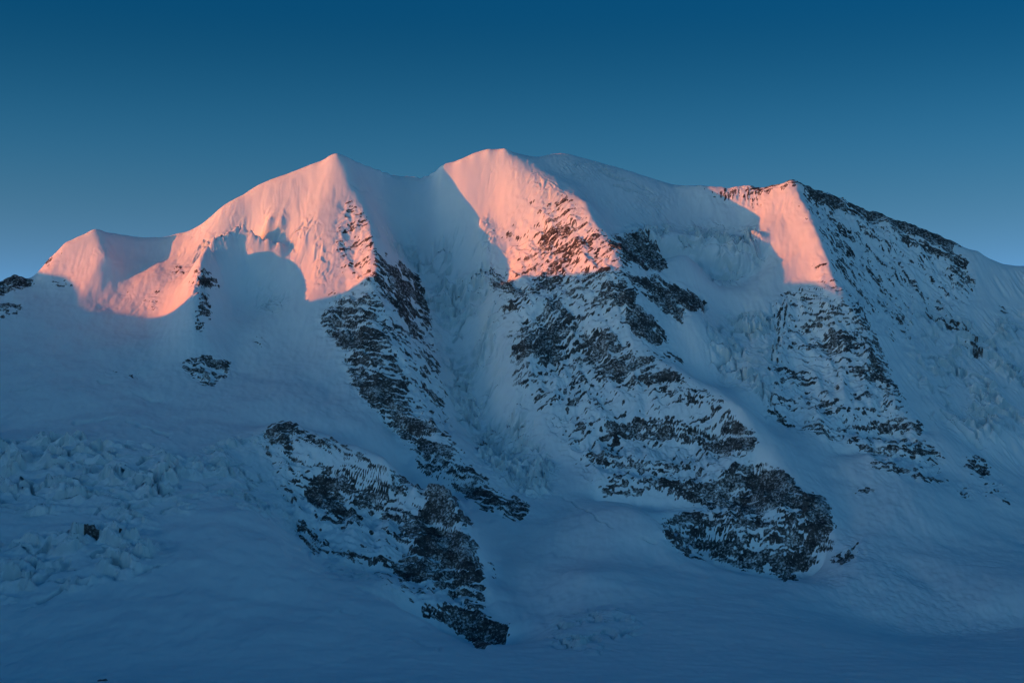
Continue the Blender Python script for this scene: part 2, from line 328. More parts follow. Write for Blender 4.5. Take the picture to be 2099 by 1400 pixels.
# ------------------------------------------------------------------ rock, ice and snow relief
# rock zones: part name key, outline in photograph pixels, share of bare rock, dip of the strata (degrees, + rises to the right), bed thickness (m)
ROCKS = [
 ('right_ridge', [(1700,440),(1830,465),(1940,520),(1990,560),(2000,610),(1960,650),(1900,640),(1860,700),(1830,700),(1790,620),(1740,540)], .17, -48, 9),
 # thin, snow-streaked cover over the whole of each buttress
 ('left_buttress', [(690,610),(768,560),(800,560),(850,600),(890,690),(915,800),(925,900),(1000,985),(1085,1040),(1040,1062),(930,1000),(850,940),(800,880),(730,800),(690,700)], .30, -25, 10),
 ('middle_upper', [(1000,555),(1080,560),(1270,552),(1300,620),(1290,690),(1400,765),(1500,835),(1548,890),(1560,950),(1640,1000),(1500,1050),(1210,985),(1130,870),(1050,790),(1036,700)], .235, 24, 10),
 ('right_buttress', [(1610,590),(1712,566),(1770,640),(1820,750),(1880,870),(1935,965),(1880,985),(1730,900),(1560,830),(1580,740),(1600,660)], .23, 0, 9),
 ('right_ridge', [(1640,380),(1720,405),(1830,465),(1850,520),(1800,560),(1790,640),(1800,700),(1720,580),(1690,500)], .24, -50, 9),
 ('spur', [(530,890),(585,860),(650,888),(720,920),(800,962),(900,1000),(945,1060),(980,1240),(1040,1290),(980,1330),(850,1250),(740,1150),(640,1130),(570,1000)], .26, -18, 9),
 ('middle_face', [(1010,470),(1060,440),(1110,400),(1165,400),(1210,440),(1270,530),(1200,560),(1070,565),(1035,530)], .14, 27, 9),
 ('rib', [(408,540),(452,568),(440,610),(425,650),(408,700),(394,690),(402,620)], .50, 10, 10),
 ('rib_foot', [(368,735),(420,725),(478,742),(468,775),(432,792),(392,776)], .62, -20, 9),
 ('far_left_1', [(-40,568),(28,563),(72,576),(62,588),(24,602),(-40,610)], .72, -10, 9),
 ('far_left_2', [(-40,628),(22,622),(44,628),(34,652),(-40,654)], .55, -10, 9),
 ('small_peak', [(84,550),(130,498),(142,500),(100,548)], .5, 40, 8),
 ('small_peak', [(196,500),(216,505),(240,530),(216,540),(200,530)], .34, -50, 8),
 ('small_peak', [(100,575),(150,565),(150,590),(100,590)], .25, 0, 8),
 ('left_specks_1', [(205,752),(238,758),(238,775),(212,770)], .45, -20, 6),
 ('left_specks_2', [(268,758),(284,760),(282,778),(270,776)], .6, -20, 6),
 ('left_specks_3', [(166,803),(180,803),(180,813),(166,813)], .6, 0, 6),
 ('left_specks_4', [(524,690),(545,690),(545,722),(520,716)], .45, 0, 6),
 ('shoulder_1', [(360,545),(386,543),(378,562),(352,572)], .45, 25, 6),
 ('shoulder_2', [(290,612),(325,618),(326,642),(308,636)], .5, -25, 6),
 ('shoulder_3', [(255,590),(268,592),(266,604),(254,602)], .5, 0, 6),
 ('shoulder_4', [(312,590),(332,588),(325,606),(312,606)], .4, 25, 6),
 ('shoulder_5', [(384,556),(408,552),(402,612),(388,606)], .36, 40, 6),
 ('left_arete', [(716,400),(745,430),(766,470),(772,520),(773,556),(735,575),(700,560),(680,515),(694,450)], .32, 24, 8),
 ('left_arete', [(660,600),(680,588),(700,600),(672,620)], .34, 30, 8),
 ('left_buttress', [(772,500),(800,528),(850,555),(876,600),(886,668),(868,690),(846,684),(824,650),(784,640),(768,580)], .66, -35, 12),
 ('left_buttress', [(650,650),(668,628),(708,612),(765,604),(780,660),(800,715),(832,770),(838,850),(872,882),(792,866),(738,808),(708,772),(700,725),(676,690)], .64, -8, 12),
 ('left_buttress', [(772,660),(852,706),(902,762),(918,850),(904,872),(884,840),(862,790),(824,738)], .40, -38, 9),
 ('left_foot', [(800,848),(850,858),(900,884),(926,912),(926,940),(880,926),(812,898)], .80, -14, 10),
 ('left_foot', [(826,932),(892,958),(900,986),(868,974)], .62, -25, 9),
 ('left_foot', [(896,930),(940,945),(1004,978),(1000,992),(930,960)], .55, -25, 9),
 ('left_foot', [(900,975),(970,985),(1030,1010),(1082,1030),(1084,1066),(1040,1064),(980,1040),(930,1004)], .68, -18, 10),
 ('spur', [(538,884),(562,866),(594,858),(612,872),(588,912),(548,912)], .78, 20, 9),
 ('spur', [(580,905),(604,900),(598,935),(578,930)], .6, 20, 9),
 ('spur', [(612,890),(690,896),(760,940),(790,966),(762,975),(716,950),(680,930)], .56, -30, 9),
 ('spur', [(620,992),(650,968),(704,972),(760,996),(834,1000),(836,1032),(764,1042),(740,1060),(690,1052),(632,1042)], .76, -12, 10),
 ('spur', [(596,1058),(640,1080),(664,1120),(650,1140),(630,1128),(606,1092)], .66, -45, 9),
 ('spur', [(640,1050),(760,1052),(740,1080),(660,1075)], .45, -10, 8),
 ('spur', [(826,990),(874,978),(918,998),(956,1050),(974,1110),(994,1190),(998,1252),(950,1244),(906,1206),(862,1186),(806,1172),(800,1150),(868,1110),(812,1082),(868,1050),(884,1022)], .84, -10, 12),
 ('spur', [(730,1120),(790,1140),(850,1150),(820,1170),(770,1150)], .5, -12, 8),
 ('spur', [(838,1244),(900,1240),(972,1250),(1050,1284),(1032,1312),(988,1332),(930,1294),(884,1278)], .86, -10, 12),
 ('spur_side', [(996,1150),(1012,1160),(1018,1190),(1004,1188)], .75, -50, 8),
 ('spur_side', [(960,1100),(985,1110),(985,1130),(966,1125)], .4, -50, 8),
 ('glacier_boulder', [(978,900),(998,900),(998,922),(980,920)], .7, 0, 8),
 ('middle_face', [(1150,402),(1172,404),(1206,452),(1250,492),(1274,538),(1230,552),(1180,560),(1140,556),(1100,566),(1050,560),(1046,536),(1090,515),(1120,470),(1112,430),(1130,410)], .36, 27, 10),
 ('middle_face', [(1105,492),(1140,470),(1185,470),(1225,475),(1210,500),(1150,520),(1100,510)], .56, 27, 10),
 ('middle_prow', [(1238,492),(1262,482),(1322,478),(1342,500),(1374,552),(1335,556),(1300,548),(1276,545)], .68, -30, 11),
 ('middle_prow', [(1268,556),(1340,566),(1420,588),(1452,618),(1428,642),(1392,654),(1362,640),(1312,604)], .78, -38, 12),
 ('middle_prow', [(1282,618),(1312,628),(1346,660),(1374,700),(1352,708),(1302,692),(1286,662)], .95, -35, 12),
 ('middle_prow', [(1322,706),(1372,722),(1414,738),(1404,748),(1340,726)], .55, -22, 8),
 ('middle_prow', [(1376,640),(1410,655),(1398,670),(1380,664)], .4, -40, 8),
 ('middle_upper', [(998,560),(1050,574),(1086,598),(1072,612),(1040,606),(1006,598)], .72, -28, 10),
 ('middle_upper', [(1080,562),(1180,562),(1272,550),(1290,600),(1240,616),(1200,622),(1130,600)], .44, 18, 9),
 ('middle_upper', [(1236,582),(1296,578),(1308,622),(1272,628),(1240,618)], .74, 18, 10),
 ('middle_band', [(1040,712),(1070,680),(1116,654),(1110,624),(1146,616),(1178,646),(1186,664),(1230,676),(1266,694),(1262,710),(1230,716),(1196,706),(1150,742),(1100,738),(1060,736)], .70, 33, 12),
 ('middle_band', [(1160,690),(1216,670),(1270,690),(1262,720),(1240,748),(1200,750),(1168,730)], .66, 35, 11),
 ('middle_band', [(1214,720),(1282,712),(1340,742),(1396,772),(1376,784),(1330,772),(1306,792),(1288,800),(1268,788),(1222,764)], .70, 28, 10),
 ('middle_band', [(1040,752),(1076,746),(1082,776),(1062,786),(1044,770)], .62, 40, 10),
 ('middle_band', [(1128,742),(1190,752),(1210,800),(1196,830),(1166,828),(1144,790)], .38, 30, 8),
 ('middle_band', [(1352,774),(1440,792),(1506,836),(1494,842),(1440,826),(1370,806)], .38, -8, 8),
 ('middle_band', [(1370,826),(1450,816),(1450,838),(1400,834)], .36, 5, 8),
 ('cliff_band', [(1236,872),(1300,856),(1360,858),(1410,872),(1470,880),(1496,862),(1546,876),(1556,908),(1536,932),(1490,928),(1440,914),(1390,902),(1330,896),(1276,902)], .80, -4, 11),
 ('cliff_band', [(1130,858),(1200,862),(1230,866),(1180,872),(1136,868)], .34, 0, 7),
 ('cliff_band', [(1440,912),(1500,925),(1500,940),(1450,930)], .5, -10, 8),
 ('cliff_band', [(1194,918),(1240,922),(1290,934),(1350,944),(1408,952),(1380,966),(1320,958),(1214,946)], .66, -6, 9),
 ('cliff_band', [(1216,988),(1260,982),(1330,994),(1334,1014),(1290,1028),(1240,1012)], .56, -10, 9),
 ('cliff_band', [(1324,976),(1390,980),(1440,990),(1508,984),(1512,1046),(1450,1042),(1386,1024),(1336,1004)], .74, -10, 10),
 ('cliff_toe', [(1480,962),(1572,944),(1622,986),(1646,1008),(1692,1018),(1710,1080),(1696,1108),(1668,1154),(1612,1190),(1560,1172),(1500,1162),(1440,1132),(1352,1098),(1350,1068),(1404,1044),(1510,1044)], .40, -4, 10),
 ('cliff_toe', [(1486,962),(1530,950),(1572,944),(1622,986),(1650,1008),(1644,1040),(1560,1050),(1506,1040)], .80, -4, 11),
 ('cliff_toe', [(1350,1068),(1404,1046),(1500,1060),(1620,1064),(1640,1082),(1560,1088),(1460,1092),(1400,1104),(1354,1096)], .64, -4, 10),
 ('cliff_toe', [(1430,1116),(1500,1102),(1640,1096),(1676,1110),(1662,1154),(1612,1190),(1560,1172),(1500,1162),(1450,1138)], .76, -4, 11),
 ('cliff_toe', [(1648,1008),(1692,1018),(1712,1080),(1696,1108),(1668,1130),(1654,1090),(1644,1050)], .82, -20, 11),
 ('cliff_toe', [(1552,948),(1612,960),(1622,1010),(1600,1050),(1572,1048),(1566,990)], .92, -8, 12),
 ('cliff_toe', [(1660,1024),(1694,1026),(1712,1080),(1694,1106),(1672,1080)], .9, -30, 10),
 ('cliff_toe', [(1356,1098),(1400,1112),(1446,1146),(1440,1152),(1390,1120)], .8, -30, 8),
 ('cliff_toe', [(1596,1172),(1640,1176),(1628,1192),(1604,1194)], .7, -10, 8),
 ('cliff_toe', [(1690,1110),(1712,1112),(1704,1132),(1684,1128)], .5, -10, 8),
 ('cone_rock', [(1694,1142),(1740,1118),(1768,1106),(1750,1146),(1726,1158)], .52, 30, 7),
 ('right_rim', [(1424,386),(1480,388),(1540,384),(1558,404),(1560,424),(1540,428),(1490,414)], .42, 75, 8),
 ('right_rim', [(1534,378),(1560,386),(1580,380),(1618,366),(1634,368),(1632,382),(1600,384),(1560,396),(1540,392)], .78, 10, 7),
 ('right_rim', [(1632,390),(1650,420),(1664,450),(1652,456),(1640,420)], .40, -10, 7),
 ('right_rim', [(1660,540),(1694,538),(1708,562),(1680,564)], .55, 20, 7),
 ('right_ridge', [(1632,368),(1700,392),(1780,426),(1850,452),(1905,472),(1970,500),(1975,512),(1930,504),(1880,486),(1830,474),(1770,446),(1710,426),(1664,404)], .80, -28, 9),
 ('right_ridge', [(1820,466),(1880,484),(1940,506),(1980,520),(1990,560),(1972,562),(1930,534),(1880,514)], .62, -32, 8),
 ('right_ridge', [(1930,545),(1985,556),(2002,580),(1990,598),(1956,596)], .55, -50, 8),
 ('right_ridge', [(1640,388),(1690,420),(1740,462),(1756,520),(1740,550),(1712,520),(1690,490),(1664,440)], .44, -48, 8),
 ('right_ridge', [(1700,520),(1760,560),(1800,640),(1790,660),(1750,600),(1712,560)], .36, -55, 7),
 ('right_ridge', [(1820,540),(1840,540),(1880,640),(1860,650)], .28, -62, 8),
 ('right_ridge', [(1796,556),(1812,552),(1850,620),(1886,700),(1866,700),(1830,640)], .33, -60, 8),
 ('right_ridge', [(1730,470),(1748,468),(1800,560),(1850,660),(1838,668),(1790,590)], .30, -60, 8),
 ('right_glacier_rock', [(1886,612),(1930,630),(1980,668),(2004,704),(1990,716),(1940,676),(1896,640)], .40, -35, 8),
 ('right_glacier_rock', [(1780,400),(1800,430),(1850,480),(1840,490),(1800,456)], .3, -50, 8),
 ('right_glacier_rock', [(2046,628),(2078,632),(2076,648),(2050,646)], .6, -10, 7),
 ('right_glacier_rock', [(1990,690),(2020,720),(2010,750),(1990,730)], .5, -55, 8),
 ('right_buttress', [(1640,598),(1716,576),(1770,640),(1800,700),(1808,744),(1770,752),(1720,700),(1660,716),(1640,660)], .38, 5, 8),
 ('right_buttress', [(1672,640),(1712,628),(1766,640),(1770,660),(1700,664),(1674,656)], .55, 12, 8),
 ('right_buttress', [(1620,700),(1680,690),(1740,700),(1730,740),(1650,724)], .36, 0, 8),
 ('right_buttress', [(1588,620),(1612,600),(1622,640),(1600,720),(1584,770),(1576,740)], .38, 60, 8),
 ('right_buttress', [(1590,770),(1640,760),(1700,776),(1690,790),(1600,790)], .36, 0, 7),
 ('right_buttress', [(1762,632),(1800,690),(1818,752),(1842,800),(1822,812),(1790,780),(1776,720),(1764,680)], .62, -30, 9),
 ('right_buttress', [(1740,744),(1790,744),(1796,778),(1750,776)], .5, 0, 8),
 ('right_buttress', [(1798,806),(1840,800),(1876,850),(1860,862),(1806,856)], .36, 20, 7),
 ('right_buttress', [(1556,832),(1590,838),(1640,862),(1680,868),(1730,878),(1716,902),(1680,896),(1650,876),(1600,862)], .55, -18, 8),
 ('right_bands', [(1752,872),(1800,868),(1884,864),(1898,892),(1850,894),(1800,886),(1754,892)], .78, 0, 8),
 ('right_bands', [(1722,908),(1752,896),(1800,912),(1860,910),(1904,900),(1930,936),(1900,934),(1830,934),(1764,926)], .64, -6, 8),
 ('right_bands', [(1768,944),(1830,952),(1890,964),(1860,972),(1800,966)], .64, -8, 7),
 ('right_bands', [(1882,976),(1956,984),(1950,992),(1896,990)], .56, -5, 6),
 ('right_bands', [(1910,930),(1940,940),(1930,960),(1906,950)], .36, -50, 7),
 ('right_outcrop_1', [(1972,934),(2024,934),(2034,968),(1990,976)], .62, -10, 8),
 ('right_outcrop_2', [(1956,1002),(1992,988),(1992,1016),(1962,1018)], .48, 10, 7),
 ('right_outcrop_3', [(2008,974),(2058,980),(2058,1014),(2012,1012)], .46, 0, 8),
 ('right_outcrop_4', [(2050,1022),(2072,1024),(2074,1040),(2056,1040)], .66, -20, 7),
 ('basin_boulder', [(1752,998),(1790,996),(1792,1012),(1754,1014)], .66, 8, 7),
 ('ice_rock_1', [(168,1086),(196,1082),(206,1104),(176,1106)], .7, 40, 7),
 ('ice_rock_2', [(226,1084),(252,1082),(256,1104),(232,1108)], .7, 40, 7),
 ('ice_rock_3', [(64,1035),(96,1032),(90,1048),(70,1050)], .45, 20, 7),
 ('front_rock', [(172,1390),(200,1393),(226,1388),(222,1410),(175,1412)], .75, 0, 6),
]
ICES = [  # broken ice: outline, height of the blocks (m), cell length across and along (m)
 ([(-140,900),(60,900),(200,896),(310,915),(370,955),(420,960),(340,1010),(260,1050),(150,1040),(60,1060),(-140,1070)], 24, 56, 38),
 ([(200,995),(330,985),(420,1000),(400,1030),(340,1070),(230,1075)], 10, 60, 26),
 ([(-140,1130),(60,1105),(180,1080),(260,1080),(330,1120),(340,1150),(250,1180),(150,1200),(70,1235),(-20,1200),(-140,1220)], 24, 54, 46),
 ([(370,925),(520,890),(556,930),(600,1040),(640,1120),(560,1060),(470,1030),(410,985)], 13, 34, 30),
 ([(640,1140),(740,1150),(830,1200),(840,1240),(740,1210)], 2.5, 22, 22),
 ([(760,480),(990,480),(1005,560),(1000,600),(1034,700),(1040,800),(1120,880),(1140,950),(1120,1010),(1060,1010),(990,950),(930,850),(895,720),(860,560)], 19, 30, 22),
 ([(1000,760),(1120,870),(1138,950),(1110,1000),(1040,990),(970,900)], 10, 20, 18),
 ([(1440,640),(1590,640),(1602,740),(1576,850),(1480,780),(1460,700)], 20, 32, 24),
 ([(1285,470),(1562,462),(1566,560),(1500,588),(1450,570),(1420,524),(1300,512)], 14, 32, 22),
 ([(430,446),(640,446),(650,520),(560,530),(430,520)], 9, 24, 18),
 ([(600,520),(660,500),(680,560),(640,590),(590,560)], 9, 18, 16),
 ([(430,560),(560,560),(600,640),(480,640)], 6, 24, 20),
 ([(1140,1258),(1260,1244),(1304,1270),(1290,1320),(1180,1340),(1130,1310)], 9, 34, 40),
 ([(1880,620),(1990,660),(2160,640),(2160,880),(2010,900),(1920,870),(1870,760)], 15, 38, 30),
 ([(985,345),(1070,345),(1125,380),(1180,410),(1120,430),(1010,420)], 5, 20, 14),
 ([(1120,326),(1240,335),(1400,420),(1500,450),(1350,470),(1220,430)], 2.2, 34, 14),
 ([(395,474),(440,470),(446,500),(430,560),(418,640),(396,640),(400,560)], 8, 18, 16),
 ([(1430,690),(1476,660),(1480,700),(1440,720)], 6, 14, 14),
 ([(970,440),(1012,450),(1012,520),(990,520)], 5, 14, 12),
]
wpx = PX + 7 * fbm(X / 26, Z / 26, 3, 3); wpy = PY + 6 * fbm(X / 24 + 9, Z / 24, 3, 5)
dens = np.full(Z.shape, -1.0, np.float32); ang = np.zeros(Z.shape, np.float32); bed = np.full(Z.shape, 9.0, np.float32)
zone = np.full(Z.shape, -1, np.int16); zx = np.zeros(Z.shape, np.float32); zz = np.zeros(Z.shape, np.float32)
front = Y < 4400
znames = []
YR = {'spur': (2000, 3515), 'spur_side': (3050, 3400), 'left_foot': (3430, 3800), 'middle_prow': (3700, 4230), 'glacier_boulder': (3500, 3800)}
for nm, poly, d, a, b in ROCKS:
    if nm not in znames: znames.append(nm)
    xs = [p[0] for p in poly]; ys = [p[1] for p in poly]
    bb = (wpx > min(xs) - 2) & (wpx < max(xs) + 2) & (wpy > min(ys) - 2) & (wpy < max(ys) + 2) & front
    if nm in YR: bb &= (Y > YR[nm][0]) & (Y < YR[nm][1])
    ii = np.nonzero(bb)
    hit = inside(poly, wpx[ii], wpy[ii])
    ii = (ii[0][hit], ii[1][hit])
    up = dens[ii] < d
    ii = (ii[0][up], ii[1][up])
    q_ = P(sum(xs) / len(xs), sum(ys) / len(ys), 3800); zx[ii] = q_[0]; zz[ii] = q_[2]
    dens[ii] = d; ang[ii] = math.radians(a); bed[ii] = b; zone[ii] = znames.index(nm)
hard = np.where(dens > 0, 1.0, 0.0).astype(np.float32)
soft = blur(hard, 4); wide = blur(hard, 9)
dsoft = blur(np.where(dens > 0, dens, -0.25).astype(np.float32), 2)
ca, sa = np.cos(ang), np.sin(ang)
XC = X + .25 * (Y - 3600)
al = (XC - zx) * ca + (Z - zz) * sa + zx; ac = -(XC - zx) * sa + (Z - zz) * ca + zz
# crags: cross-cutting gullies, then beds that stand out as ledges
warp = fbm(al / 60, ac / 40, 3, 11)
crag = (ridged(XC / 66, Z / 110, 4, 21) - .55) * 16 + (ridged(al / 50, ac / 22, 3, 31) - .55) * 8
Zr = crag * wide
t = ac / bed + warp * 0.4 + 0.9 * fbm(al / 160, ac / 160, 2, 41)
fr = t - np.floor(t)
led = (smooth(.25, .75, fr) - fr) * bed * (0.75 + 0.5 * perlin(al / 45, ac / 45, 44))
t2 = ac / (bed * .42) + warp * .8; fr2 = t2 - np.floor(t2)
led += (smooth(.2, .8, fr2) - fr2) * bed * 0.36
thick = smooth(.25, .6, dsoft)
Zr += led * soft * (.25 + .75 * thick)
Zr += fbm(XC / 11, Z / 8, 3, 51) * 1.3 * soft
# broken ice
icem = np.zeros_like(Z, dtype=np.float32); Zi = np.zeros_like(Z)
for k, (poly, amp, cx_, cy_) in enumerate(ICES):
    xs = [p[0] for p in poly]; ys = [p[1] for p in poly]
    bb = (PX > min(xs) - 40) & (PX < max(xs) + 40) & (PY > min(ys) - 40) & (PY < max(ys) + 40) & front
    r, c = np.nonzero(bb)
    if len(r) == 0: continue
    r0, r1, c0, c1 = r.min(), r.max() + 1, c.min(), c.max() + 1
    sl = (slice(r0, r1), slice(c0, c1))
    mk = (inside(poly, wpx[sl], wpy[sl]) & front[sl]).astype(np.float32)
    mk = blur(mk, 7)
    x, y = X[sl], Y[sl]
    wx = 9 * fbm(x / 40, y / 40, 3, 60 + k); wy = 9 * fbm(x / 40 + 5, y / 40, 3, 80 + k)
    d1, d2, cv = cells((x + wx) / cx_, (y + wy) / cy_, 5 + k)
    patch = smooth(-.3, .4, fbm(x / 80, y / 80, 2, 100 + k)); pat2 = smooth(.05, .5, fbm(x / 45 + 7, y / 45, 2, 104 + k))
    bil = ridged((x + wx) / (cx_ * 1.2), (y + 1.5 * wy) / (cy_ * .8), 3, 110 + k, .45) - .55
    ts = -(y + 2.2 * wy + .22 * x + 22 * fbm(x / 140, y / 140, 2, 118 + k)) / (cy_ * 1.05) + .25 * cv
    f_ = ts - np.floor(ts)
    step = f_ - smooth(.80, .97, f_) - .1
    h = 1.15 * step * (.25 + .75 * patch) + (cv - .5) * .4 * patch + bil * (.35 + .7 * patch) - 1.2 * pat2 * (1 - smooth(.03, .14, d2 - d1))
    Zi[sl] += h * amp * mk * (0.35 + 0.65 * patch); icem[sl] = np.maximum(icem[sl], mk)
# single crevasses, bergschrunds and ice steps
CREV = [([(0,966),(50,950),(120,931),(152,925)], 7, 7), ([(290,960),(370,971),(430,966),(500,950)], 6, 6), ([(150,868),(210,858),(250,861),(300,876),(350,892)], 7, 4),
 ([(18,1192),(58,1168),(88,1142),(98,1128)], 10, 9), ([(44,1206),(88,1184),(144,1154)], 10, 9), ([(80,1232),(120,1212),(128,1200)], 9, 8), ([(4,1164),(26,1148)], 7, 6),
 ([(1150,1279),(1190,1274)], 8, 6), ([(1194,1278),(1228,1267)], 9, 7), ([(1142,1304),(1180,1306),(1228,1308)], 8, 6), ([(1138,1324),(1180,1328),(1206,1326)], 8, 5),
 ([(1266,1268),(1290,1266)], 7, 5), ([(1278,1298),(1296,1284),(1299,1276)], 8, 6), ([(1240,1290),(1262,1302)], 7, 5), ([(1150,1012),(1230,1066),(1345,1108)], 5, 3),
 ([(1430,535),(1460,565),(1500,580),(1535,566),(1556,530)], 9, 8), ([(1440,600),(1450,680),(1476,700)], 8, 8), ([(1580,620),(1592,680),(1580,740)], 9, 8),
 ([(1500,655),(1560,648),(1590,668)], 6, 5), ([(1470,745),(1520,738),(1560,745)], 6, 6), ([(1930,838),(1965,870),(1996,900),(2012,915)], 8, 8),
 ([(200,780),(260,800),(330,822)], 6, 3), ([(20,800),(90,790),(160,798)], 7, 3), ([(330,1010),(360,1022),(410,1020)], 7, 5), ([(180,1010),(250,1020),(330,1016)], 7, 6),
 ([(1225,350),(1290,372),(1350,398)], 6, 4), ([(1260,380),(1330,400)], 6, 4), ([(720,380),(760,402),(800,416)], 5, 3), ([(640,1170),(720,1200),(800,1236)], 6, 3), ([(700,1250),(800,1290),(900,1330)], 6, 2.5)]
for k, (ln, wd, dp) in enumerate(CREV):
    xs = [p[0] for p in ln]; ys = [p[1] for p in ln]
    bb = (PX > min(xs) - 30) & (PX < max(xs) + 30) & (PY > min(ys) - 30) & (PY < max(ys) + 30) & front
    ii = np.nonzero(bb)
    if len(ii[0]) == 0: continue
    x, y, z = X[ii], Y[ii], Z[ii]
    dd = seg_dist(ln, PX[ii] + 6 * fbm(x / 30, y / 40, 2, 300 + k), PY[ii] + 4 * fbm(x / 25, y / 40, 2, 330 + k)) * y / F
    # on gentle ground a pixel up the picture is many metres of ground, so the trench stays narrow in plan
    w_ = wd * (.45 + .55 * smooth(-.5, .5, perlin(x / 35, y / 35, 360 + k)))
    cut = np.exp(-(dd / (w_ * .5)) ** 2)
    Zi[ii] -= dp * cut * smooth(-.55, .0, perlin(x / 60, y / 60, 390 + k)); icem[ii] = np.maximum(icem[ii], cut.astype(np.float32) * .9)
# snow: wind waves, hollows, flutes on the steep faces
gy0, gx0 = np.gradient(blur(Z.astype(np.float32), 8), gy, gx)
steep = smooth(.55, 1.1, np.hypot(gx0, gy0))
dxn, dyn = gx0 / (np.hypot(gx0, gy0) + 1e-3), gy0 / (np.hypot(gx0, gy0) + 1e-3)
flat = 1 - smooth(.12, .45, np.hypot(gx0, gy0))
Zs = fbm(X / 170, Y / 170, 3, 120) * (5.5 - 4.3 * flat) + fbm(X / 42, Y / 52, 3, 130) * (1.8 - 1.2 * flat) + fbm(X / 12, Y / 14, 2, 140) * .4
flu = (ridged(X / 13 + 1.2 * fbm(X / 70, Y / 70, 2, 150), Y / 120 + Z / 160, 2, 151) - .5)
flu2 = (ridged((X * .8 + Y * .5) / 17, (Y - X) / 170, 2, 155) - .5)
right = smooth(1640, 1720, PX) * (PY < 1000)
Zs += (flu * (1 - right) * 1.0 + flu2 * right * 6.0) * steep * (.25 + 1.1 * smooth(-.1, .5, fbm(X / 110, Y / 110 + Z / 200, 2, 158))) * (1 - .7 * soft)
flat = 1 - smooth(.12, .45, np.hypot(gx0, gy0))
Zs += flat * (fbm(X / 60, Y / 26, 3, 160) * 1.2 + fbm(X / 26, Y / 10, 2, 165) * .45)
Zs += (1 - flat) * (1 - soft) * fbm(X / 26, Y / 60, 3, 168) * 1.1
fanm = blur(inside([(1712,1090),(1775,1112),(1860,1172),(1960,1215),(2099,1262),(2099,1287),(1990,1306),(1850,1306),(1740,1264),(1655,1202),(1700,1152)], PX, PY).astype(np.float32), 4) * (Y < 3450)
Zs += fanm * (fbm(X / 9, Y / 9, 3, 400) * .9 + fbm(X / 30, Y / 60, 2, 405) * 1.2)      # lumps of old avalanches
skyd = np.exp(-((Y - np.interp(X, [P(*p)[0] for p in SKYLINE], [P(*p)[1] for p in SKYLINE])) / 14) ** 2)
crestd = np.exp(-(RD / 16) ** 2)
Zd = Zr * (1 - .6 * crestd) + Zi + Zs * (1 - .6 * skyd) * (1 - .5 * crestd)
Z = Z + Zd * (1 - .55 * skyd)
# where the snow has slid off the rock: bare on the steep side of the ledges, thick on their tops
gy1, gx1 = np.gradient(Z, gy, gx); s1 = np.arctan(np.hypot(gx1, gy1))
s0 = blur(s1.astype(np.float32), 9)
big = fbm(al / 150, ac / 26, 3, 190)
S = (1.15 * dsoft - .66 + .55 * (s1 - s0) + .42 * big + .46 * fbm(al / 75, ac / 10, 3, 170)
     + (.60 - .30 * smooth(.5, .8, dsoft)) * fbm(al / 15, ac / 4.5, 2, 180) + .22 * thick * (smooth(.25, .5, fr) - smooth(.75, 1., fr) - .5))
ROCK = smooth(-.10, .12, S) * smooth(.05, .4, soft)
Z = Z + smooth(.0, .3, S) * soft * 1.2
ICE = icem * smooth(.05, .5, s1 - s0 + .08) * .6

